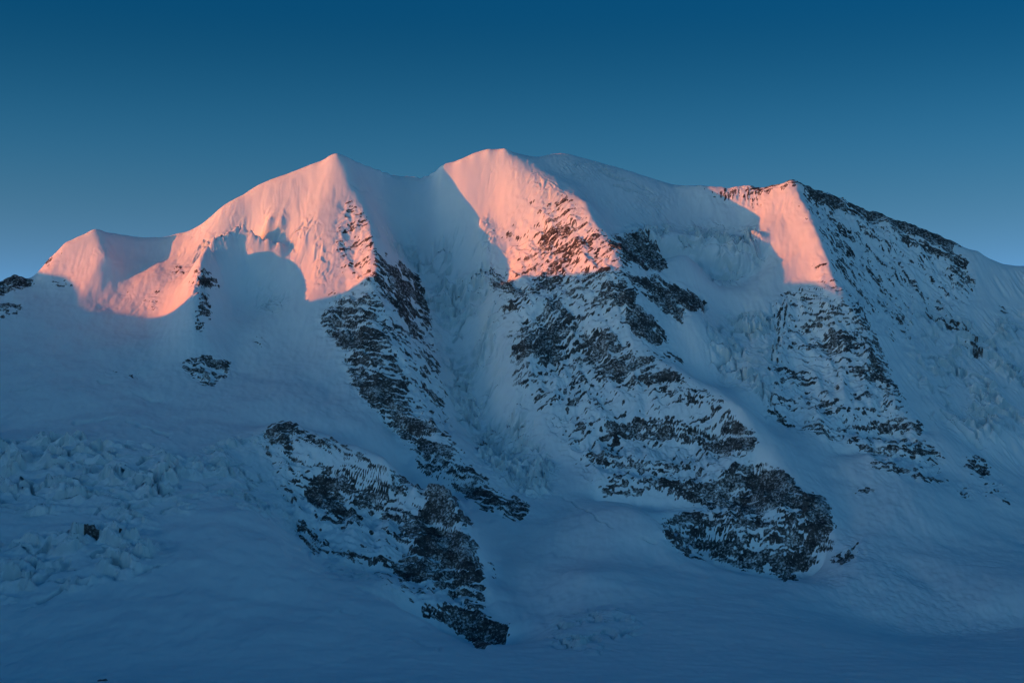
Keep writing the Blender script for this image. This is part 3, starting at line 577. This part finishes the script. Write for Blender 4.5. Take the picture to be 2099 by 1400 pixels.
# ------------------------------------------------------------------ materials
def node(nt, kind, **kw):
    n = nt.nodes.new(kind)
    for k, v in kw.items():
        if k.startswith('in_'):
            n.inputs[int(k[3:])].default_value = v
        else:
            setattr(n, k, v)
    return n
def alpine(name):
    m = bpy.data.materials.new(name); m.use_nodes = True; nt = m.node_tree; L = nt.links.new
    b = nt.nodes['Principled BSDF']; b.inputs['Roughness'].default_value = .75; b.inputs['Specular IOR Level'].default_value = .25
    geo = node(nt, 'ShaderNodeNewGeometry')
    ra = node(nt, 'ShaderNodeAttribute', attribute_name='rock'); ia = node(nt, 'ShaderNodeAttribute', attribute_name='ice')
    def noise(scale, detail, rough=.6):
        n = node(nt, 'ShaderNodeTexNoise'); n.inputs['Scale'].default_value = scale; n.inputs['Detail'].default_value = detail
        n.inputs['Roughness'].default_value = rough; L(geo.outputs['Position'], n.inputs['Vector']); return n
    nf = noise(.35, 3); nm = noise(.06, 5); nl = noise(.012, 4)
    # crisp, ragged line between snow and rock
    ad = node(nt, 'ShaderNodeMath', operation='MULTIPLY_ADD', in_1=.7, in_2=-.35); L(nf.outputs[0], ad.inputs[0])
    sm = node(nt, 'ShaderNodeMath', operation='ADD'); L(ra.outputs['Fac'], sm.inputs[0]); L(ad.outputs[0], sm.inputs[1])
    mr = node(nt, 'ShaderNodeMapRange', interpolation_type='SMOOTHSTEP'); mr.inputs[1].default_value = .36; mr.inputs[2].default_value = .6; L(sm.outputs[0], mr.inputs[0])
    dn = noise(.22, 4, .7); dl = noise(.03, 3)
    dv = node(nt, 'ShaderNodeMath', operation='MULTIPLY_ADD', in_1=.55); L(dl.outputs[0], dv.inputs[0]); L(dn.outputs[0], dv.inputs[2])
    dr = node(nt, 'ShaderNodeMapRange', interpolation_type='SMOOTHSTEP'); dr.inputs[1].default_value = .74; dr.inputs[2].default_value = 1.0; dr.inputs[3].default_value = 1.0; dr.inputs[4].default_value = .2; L(dv.outputs[0], dr.inputs[0])
    bare = node(nt, 'ShaderNodeMath', operation='MULTIPLY'); L(mr.outputs[0], bare.inputs[0]); L(dr.outputs[0], bare.inputs[1])
    rc = node(nt, 'ShaderNodeValToRGB'); e = rc.color_ramp.elements
    e[0].position = .3; e[0].color = (.026, .026, .031, 1); e[1].position = .72; e[1].color = (.115, .101, .096, 1)
    L(nm.outputs[0], rc.inputs[0])
    sn = node(nt, 'ShaderNodeValToRGB'); e = sn.color_ramp.elements
    e[0].position = .3; e[0].color = (.85, .88, .91, 1); e[1].position = .7; e[1].color = (.93, .94, .95, 1)
    L(nl.outputs[0], sn.inputs[0])
    ice = node(nt, 'ShaderNodeMix', data_type='RGBA'); ice.inputs[7].default_value = (.30, .43, .47, 1)
    L(ia.outputs['Fac'], ice.inputs[0]); L(sn.outputs[0], ice.inputs[6])
    mx = node(nt, 'ShaderNodeMix', data_type='RGBA')
    L(bare.outputs[0], mx.inputs[0]); L(ice.outputs[2], mx.inputs[6]); L(rc.outputs[0], mx.inputs[7]); L(mx.outputs[2], b.inputs['Base Color'])
    bp = node(nt, 'ShaderNodeBump'); bp.inputs['Strength'].default_value = .5
    bd = node(nt, 'ShaderNodeMath', operation='MULTIPLY_ADD', in_1=3.0, in_2=.25); L(mr.outputs[0], bd.inputs[0]); L(bd.outputs[0], bp.inputs['Distance'])
    L(nf.outputs[0], bp.inputs['Height']); L(bp.outputs[0], b.inputs['Normal'])
    return m
MAT = alpine('wind_packed_snow_and_rock')

# ------------------------------------------------------------------ meshes
def grid_normals(Z, gx, gy):
    zy, zx = np.gradient(Z, gy, gx)
    n = np.stack([-zx, -zy, np.ones_like(Z)], -1)
    return (n / np.linalg.norm(n, axis=-1, keepdims=True)).reshape(-1, 3)
def mesh_from(name, co, faces, nrm=None, attrs=None):
    me = bpy.data.meshes.new(name)
    me.vertices.add(len(co)); me.vertices.foreach_set('co', co.astype(np.float32).ravel())
    me.loops.add(faces.size); me.loops.foreach_set('vertex_index', faces.astype(np.int32).ravel())
    me.polygons.add(len(faces)); me.polygons.foreach_set('loop_start', np.arange(0, faces.size, 4, dtype=np.int32))
    me.update(calc_edges=True)
    me.polygons.foreach_set('use_smooth', np.ones(len(faces), bool))
    for k, v in (attrs or {}).items():
        a = me.attributes.new(k, 'FLOAT', 'POINT'); a.data.foreach_set('value', v.astype(np.float32))
    if nrm is not None:
        me.normals_split_custom_set_from_vertices(nrm.astype(np.float32))
    me.materials.append(MAT)
    return me
NRM = grid_normals(Z, gx, gy)
ny, nx = Z.shape
idx = np.arange(ny * nx).reshape(ny, nx)
QF = np.stack([idx[:-1, :-1], idx[:-1, 1:], idx[1:, 1:], idx[1:, :-1]], -1).reshape(-1, 4)
CO = np.stack([X, Y, Z], -1).reshape(-1, 3)
rockv, icev = ROCK.ravel(), ICE.ravel()

def tag(o, label=None, cat=None, kind=None, group=None):
    for k, v in (('label', label), ('category', cat), ('kind', kind), ('group', group)):
        if v: o[k] = v
    return o
def piece(name, sel, parent=None, label=None, cat=None, kind=None):
    """the quads selected by the mask, as one object sharing the massif's surface normals"""
    f = QF[sel]
    u, inv = np.unique(f, return_inverse=True)
    me = mesh_from(name, CO[u], inv.reshape(-1, 4), NRM[u], {'rock': rockv[u], 'ice': icev[u]})
    o = bpy.data.objects.new(name, me); C.objects.link(o); o.parent = parent
    return tag(o, label, cat, kind)

# ------------------------------------------------------------------ which part of the massif each quad belongs to
fc = lambda A_: ((A_[:-1, :-1] + A_[:-1, 1:] + A_[1:, 1:] + A_[1:, :-1]) * .25).ravel()
fx, fy, fz = fc(X), fc(Y), fc(Z)
fpx, fpy = fc(wpx), fc(wpy)
fbehind = fc((Y - np.interp(X, [P(*p)[0] for p in SKYLINE], [P(*p)[1] for p in SKYLINE])))
REG = np.full(len(QF), -1, np.int16)
def put(k, poly, ymin=0, ymax=9e9):
    ii = np.nonzero((REG < 0) & (fy > ymin) & (fy < ymax))[0]
    ii = ii[inside(poly, fpx[ii], fpy[ii])]
    REG[ii] = k
SPUR, CONE, ICEFALL_L, FLOOR, GLACIER_1, GLACIER_2, FIELD_L, FIELD_R, PEAK_0, PEAK_1, PEAK_2, PEAK_3, HUMP, RIB, BOWL = range(15)
put(SPUR, [(505,892),(545,872),(585,856),(650,884),(720,915),(800,959),(875,979),(915,997),(945,1050),(962,1110),(982,1190),(990,1245),(1058,1288),(990,1342),(930,1318),(845,1270),(740,1205),(640,1155),(575,1065),(520,960)], 2850, 3512)
put(CONE, [(1712,1090),(1775,1112),(1860,1172),(1960,1215),(2099,1262),(2600,1225),(2600,1270),(2099,1287),(1990,1306),(1850,1306),(1740,1264),(1655,1202),(1612,1198),(1700,1152)], 2950, 3420)
put(HUMP, [(-900,1085),(60,1072),(170,1066),(270,1068),(370,1112),(400,1165),(330,1290),(80,1268),(-900,1240)], 2500, 3120)
put(ICEFALL_L, [(-900,885),(80,888),(330,898),(505,886),(530,960),(585,1070),(600,1100),(490,1120),(380,1115),(270,1068),(60,1072),(-900,1085)], 2900, 3560)
put(FLOOR, [(-900,1240),(80,1268),(330,1290),(400,1165),(490,1110),(600,1090),(645,1156),(740,1206),(845,1270),(930,1318),(990,1342),(1058,1288),(988,1235),(980,1130),(1000,1080),(1085,1066),(1140,1010),(1215,1000),(1352,1098),(1440,1150),(1612,1198),(1655,1202),(1740,1264),(1850,1306),(1990,1306),(2099,1287),(2600,1270),(2600,6000),(-900,6000)], 0, 3560)
put(FLOOR, [(-900,1260),(3000,1260),(3000,9000),(-900,9000)], 0, 3100)
put(GLACIER_1, [(790,470),(1000,470),(1022,520),(1008,600),(1036,690),(1042,790),(1130,868),(1202,925),(1205,1000),(1140,1010),(1085,1066),(1000,995),(945,945),(925,905),(905,820),(888,700),(856,585),(810,520)], 3380, 4300)
put(GLACIER_2, [(1240,440),(1420,420),(1540,446),(1600,545),(1628,572),(1600,690),(1584,780),(1566,835),(1700,905),(1775,965),(1800,1020),(1790,1090),(1770,1112),(1716,1086),(1694,1022),(1600,950),(1556,893),(1504,832),(1400,762),(1440,690),(1440,620),(1350,500),(1272,492)], 3350, 4330)
put(BOWL, [(428,488),(470,462),(500,446),(560,470),(630,500),(628,560),(612,640),(560,690),(480,700),(418,680),(412,600),(420,530)], 3850, 4125)
put(RIB, [(345,660),(405,560),(425,500),(416,560),(412,660),(420,700),(480,735),(480,800),(360,800)], 3700, 4060)
put(PEAK_0, [(-900,0),(232,0),(250,590),(232,640),(-900,660)], 3900)
put(FIELD_L, [(-900,655),(232,640),(400,690),(480,700),(560,690),(640,690),(700,760),(800,880),(950,945),(1000,995),(985,1120),(900,1000),(800,955),(585,850),(505,890),(330,900),(-900,890)], 3150)
put(FIELD_R, [(1940,960),(1880,985),(1740,905),(1780,970),(1800,1090),(1860,1172),(1960,1215),(2099,1262),(2600,1225),(2600,600),(2040,620),(2010,700),(1990,840),(2000,930)], 3000)
put(PEAK_1, [(232,-900),(850,-900),(850,420),(810,520),(860,600),(900,800),(925,905),(1000,995),(1085,1066),(900,1000),(640,690),(232,640)])
put(PEAK_3, [(1478,-900),(4000,-900),(4000,700),(2010,700),(1940,965),(1560,835),(1600,560),(1540,446),(1478,420)])
rest = REG < 0
REG[rest & (fpx < 232)] = PEAK_0; REG[rest & (fpx >= 232) & (fpx < 850)] = PEAK_1
REG[rest & (fpx >= 850) & (fpx < 1478)] = PEAK_2; REG[rest & (fpx >= 1478)] = PEAK_3
REG[rest & (fpx >= 1478) & (fpx < 1720) & (fpy > 830) & (fpy < 1200)] = PEAK_2
REG[rest & (fpy > 1100) & (fy < 3450)] = FLOOR
# solid rock within each region: the blurred share of bare rock, so a face keeps its snow-filled cracks
frock = fc(blur(ROCK.astype(np.float32), 3)); fzone = zone[:-1, :-1].ravel()
zname = lambda *n: np.isin(fzone, [znames.index(k) for k in n])
isrock = (frock > .33) & (fzone >= 0)

def islands(sel, least=60):
    """the connected patches of quads in a selection, largest first"""
    w_ = nx - 1; left = set(np.nonzero(sel)[0].tolist()); out = []
    while left:
        st = [left.pop()]; comp = []
        while st:
            i = st.pop(); comp.append(i)
            c = i % w_
            for j in (i + w_, i - w_, i + 1 if c < w_ - 1 else -1, i - 1 if c > 0 else -1):
                if j in left:
                    left.remove(j); st.append(j)
        if len(comp) >= least: out.append(np.array(comp))
    out.sort(key=len, reverse=True)
    res = []
    for c in out:
        m_ = np.zeros(len(QF), bool); m_[c] = True; res.append(m_)
    return res
def empty(name, loc, **kw):
    o = bpy.data.objects.new(name, None); o.location = (0, 0, 0); C.objects.link(o); return tag(o, **kw)
taken = np.zeros(len(QF), bool)
def region(k):
    sel = (REG == k) & ~taken; taken[sel] = True; return sel
def claim(sel, least=60):
    r = islands(sel & ~taken, least)
    for m_ in r: taken[m_] = True
    return r

massif = empty('mountain', (0, 0, 0), label='snow covered three summit massif with rock buttresses, upper faces lit pink', kind='structure')
def part(name, k, label, rk):
    subs = []
    for nm, lb, zs in rk:
        for i, sel in enumerate(claim(isrock & zname(*zs) & (REG == k))):
            subs.append((nm, lb if i == 0 else None, sel))
    own = piece(name, region(k), massif, label)
    for nm, lb, sel in subs: piece(nm, sel, own, lb)
    return own
def thing(name, label, cat, zs):
    r = islands((frock > .2) & zname(*zs) & ~taken, 5)
    if r:
        taken[r[0]] = True
        return piece(name, r[0], None, label, cat)
    print('nothing of', zs)
OUT = [('rock_outcrop', 'ice_rock_1', 'left one of two dark rocks on the crest of the lower icefall hump'),
    ('rock_outcrop', 'ice_rock_2', 'right one of two dark rocks on the crest of the lower icefall hump'),
    ('rock_outcrop', 'ice_rock_3', 'small dark rock in the left icefall above the hump'),
    ('rock_outcrop', 'front_rock', 'small dark rock breaking the snow at the bottom left edge'),
    ('rock_outcrop', 'cone_rock', 'low slanting rock outcrop at the head of the pale snow fan'),
    ('boulder', 'basin_boulder', 'lone boulder in the snow basin under the right banded cliffs'),
    ('boulder', 'glacier_boulder', 'lone dark boulder in the icefall left of the middle buttress'),
    ('rock_outcrop', 'spur_side', 'small dark rock behind the steep right side of the lower spur'),
    ('rock_outcrop', 'right_outcrop_1', 'uppermost and largest of the rock outcrops low at the right edge'),
    ('rock_outcrop', 'right_outcrop_2', 'leftmost of the rock outcrops low at the right edge'),
    ('rock_outcrop', 'right_outcrop_3', 'broken middle rock outcrop low at the right edge'),
    ('rock_outcrop', 'right_outcrop_4', 'lowest small rock of the outcrops at the right edge'),
    ('rock_outcrop', 'left_specks_1', 'left of two small rocks high on the left snowfield'),
    ('rock_outcrop', 'left_specks_2', 'right of two small rocks high on the left snowfield'),
    ('rock_outcrop', 'left_specks_3', 'tiny rock alone in the middle of the left snowfield'),
    ('rock_outcrop', 'left_specks_4', 'small rock in the snow right of the dark rib knob')]
for nm, zn, lb in OUT: thing(nm, lb, 'rock', [zn])

part('snow_peak', PEAK_0, 'small pointed snow peak at the far left with lit left flank', [
    ('rock_face', 'dark rocks on the skyline at the far left edge', ['far_left_1', 'far_left_2']), ('rock_face', 'thin rock rib on the small left peak', ['small_peak'])])
part('snow_peak', PEAK_1, 'pointed left summit with a long lit snow shoulder', [
    ('rock_face', 'lit broken rock beside the left summit arete', ['left_arete']), ('rock_face', 'rocks on the lit left shoulder', ['shoulder_%d' % i for i in range(1, 6)]),
    ('rock_face', 'dark upper rock of the left buttress', ['left_buttress']), ('rock_face', 'banded rock at the foot of the left buttress', ['left_foot'])])
part('snow_peak', PEAK_2, 'highest middle summit, a broad snow dome above the central buttress', [
    ('rock_face', 'lit brown rock face under the middle summit', ['middle_face']), ('rock_face', 'dark shaded rock right of the middle crest', ['middle_prow']),
    ('rock_face', 'snow streaked rock below the lit middle face', ['middle_upper']), ('rock_face', 'diagonal rock band across the middle buttress', ['middle_band']),
    ('rock_face', 'level cliff bands low on the middle buttress', ['cliff_band']), ('rock_face', 'big dark cliff at the toe of the middle buttress', ['cliff_toe'])])
part('snow_peak', PEAK_3, 'sharp right summit with a lit snow face and a rocky falling ridge', [
    ('rock_face', 'lit rocky rim on the crest of the right summit', ['right_rim']), ('rock_face', 'dark rocky ridge falling right from the right summit', ['right_ridge']),
    ('rock_face', 'speckled rock of the right buttress', ['right_buttress']), ('rock_face', 'level rock bands at the foot of the right buttress', ['right_bands']),
    ('rock_face', 'dark rock showing through the ice on the right flank', ['right_glacier_rock'])])
part('snow_rib', RIB, 'rocky rib that closes the shaded bowl on the left', [('rock_face', 'dark rock along the rib', ['rib']), ('rock_face', 'dark rock knob at the foot of the rib', ['rib_foot'])])
part('snow_bowl', BOWL, 'shaded snow bowl under the ice cliffs of the left summit', [('rock_face', None, ['rib'])])
part('hanging_glacier', GLACIER_1, 'broken icefall between the left and middle buttresses', [])
part('hanging_glacier', GLACIER_2, 'hanging glacier with ice cliffs between the middle and right summits', [])
part('snow_field', FIELD_L, 'wide shaded snowfield left of the left buttress', [])
part('snow_field', FIELD_R, 'shaded snow basin below the right summit', [])

inspur = isrock & zname('spur') & (REG == SPUR)
upper = inspur & (fpy < 1060) & (fpx < 815); lower = inspur & (fpy > 1215)
sub = [(nm, lb if i == 0 else None, m_) for nm, lb, s_ in (('crest_rock', 'broken rock on the crest of the spur', upper), ('rock_toe', 'dark rock toe of the spur', lower), ('rock_wall', 'steep dark right wall of the spur', inspur & ~upper & ~lower))
       for i, m_ in enumerate(claim(s_))]
spur = piece('rock_spur', region(SPUR), None, 'snow streaked rock spur rising from the glacier, lower left of centre', 'rock spur')
for nm, lb, m_ in sub: piece(nm, m_, spur, lb)
o = piece('icefall', region(ICEFALL_L), None, 'broad crevassed icefall at the left edge above the lower hump', 'icefall')
o = piece('icefall', region(HUMP), None, 'rounded crevassed ice hump at the lower left', 'icefall')
o = piece('snow_fan', region(CONE), None, 'pale avalanche snow fan at the lower right foot of the massif', 'snow fan')
left_over = ~taken
piece('glacier', left_over, None, 'flat shaded glacier floor along the bottom of the picture', None, 'structure')
# ------------------------------------------------------------------ the country around the massif
def far_height(x, y):
    r = np.hypot(x, y)
    h = -175 + 60 * fbm(x / 1800, y / 1800, 4, 200) + 110 * smooth(2500, 9000, r) * (fbm(x / 4000, y / 4000, 4, 210) + .2)
    h = np.maximum(h, -3 - .55 * r - 2 * perlin(x / 15, y / 15, 220))      # the crag the camera stands on
    return h
bx = np.r_[-26000, -18000, -12000, -8000, -6000, np.arange(-5000, X0 - 1, 60.0), np.arange(X0, X1 + 1, 30.0), np.arange(X1 + 60, 5000, 60.0), 6000, 8000, 12000, 18000, 26000]
by = np.r_[-26000, -18000, -12000, -8000, -5000, -3500, -2500, -1800, np.arange(-1200, Y0 - 1, 40.0), np.arange(Y0, Y1 + 1, 20.0), np.arange(Y1 + 80, 8000, 100.0), 9000, 12000, 18000, 26000]
bx, by = np.unique(bx), np.unique(by)
BX, BY = np.meshgrid(bx, by)
nxt = np.clip(BX, X0, X1); nyt = np.clip(BY, Y0, Y1)
ci = np.clip(np.rint((nxt - X0) / 2).astype(int), 0, nx - 1); ri = np.clip(np.searchsorted(gy, nyt), 0, ny - 1)
edge = Z[ri, ci]
dist = np.hypot(BX - nxt, BY - nyt)
BZ = edge + (far_height(BX, BY) - edge) * smooth(0, 1500, dist) + 25 * fbm(BX / 300, BY / 300, 4, 230) * smooth(0, 500, dist)
BZ = np.where(np.hypot(BX, BY) < 700, far_height(BX, BY), BZ)
bi = np.arange(BX.size).reshape(BX.shape)
BF = np.stack([bi[:-1, :-1], bi[:-1, 1:], bi[1:, 1:], bi[1:, :-1]], -1)
xm, ym = (bx[:-1] + bx[1:]) / 2, (by[:-1] + by[1:]) / 2
inn = ((xm > X0) & (xm < X1))[None, :] & ((ym > Y0) & (ym < Y1))[:, None]
BF = BF[~inn]
bco = np.stack([BX, BY, BZ], -1).reshape(-1, 3)
zero = np.zeros(len(bco))
terr = bpy.data.objects.new('terrain', mesh_from('terrain', bco, BF, None, {'rock': zero, 'ice': zero})); C.objects.link(terr)
tag(terr, 'snow covered high valley around the massif', None, 'structure')

# the neighbouring mountain to the left of the frame: its ridge throws the shadow over the lower slopes
UH = np.array([-SUN_H[1], SUN_H[0]])
us = np.arange(200, 6400, 25.0); ss = np.linspace(-900, 900, 73)
S0 = -1500.0
TE = math.tan(SUN_EL)
prof_u = [200, 1500, 2200, 2600, 3000, 3400, 3500, 3600, 3720, 3790, 3880, 3925, 3960, 4000, 4050, 4110, 4160, 4220, 4290, 4400, 4700, 5200, 5800, 6400]
prof_z = [-200, -60, 60, 150, 260, 420, 490, 590, 660, 655, 648, 618, 560, 540, 528, 545, 585, 628, 650, 690, 640, 420, 150, -100]
UU, SS = np.meshgrid(us, ss)
RX = UU * UH[0] + (S0 + SS) * SUN_H[0]; RY = UU * UH[1] + (S0 + SS) * SUN_H[1]
crest = np.interp(UU, prof_u, prof_z) + (0 - S0) * TE
RZ = np.where(np.abs(SS) < 1, crest, crest - np.abs(SS) * .95 + (20 * fbm(RX / 160, RY / 160, 4, 240) - 14) * smooth(0, 120, np.abs(SS)))
RZ = np.maximum(RZ, -320)
ri_ = np.arange(RX.size).reshape(RX.shape)
RF = np.stack([ri_[:-1, :-1], ri_[:-1, 1:], ri_[1:, 1:], ri_[1:, :-1]], -1).reshape(-1, 4)
rr = smooth(-.1, .1, fbm(RX / 60, RZ / 40, 4, 250) + .1).ravel() * .9
ridge = bpy.data.objects.new('mountain_ridge', mesh_from('mountain_ridge', np.stack([RX, RY, RZ], -1).reshape(-1, 3), RF, None, {'rock': rr, 'ice': rr * 0})); C.objects.link(ridge)
tag(ridge, 'neighbouring rocky mountain ridge left of the massif', None, 'structure')
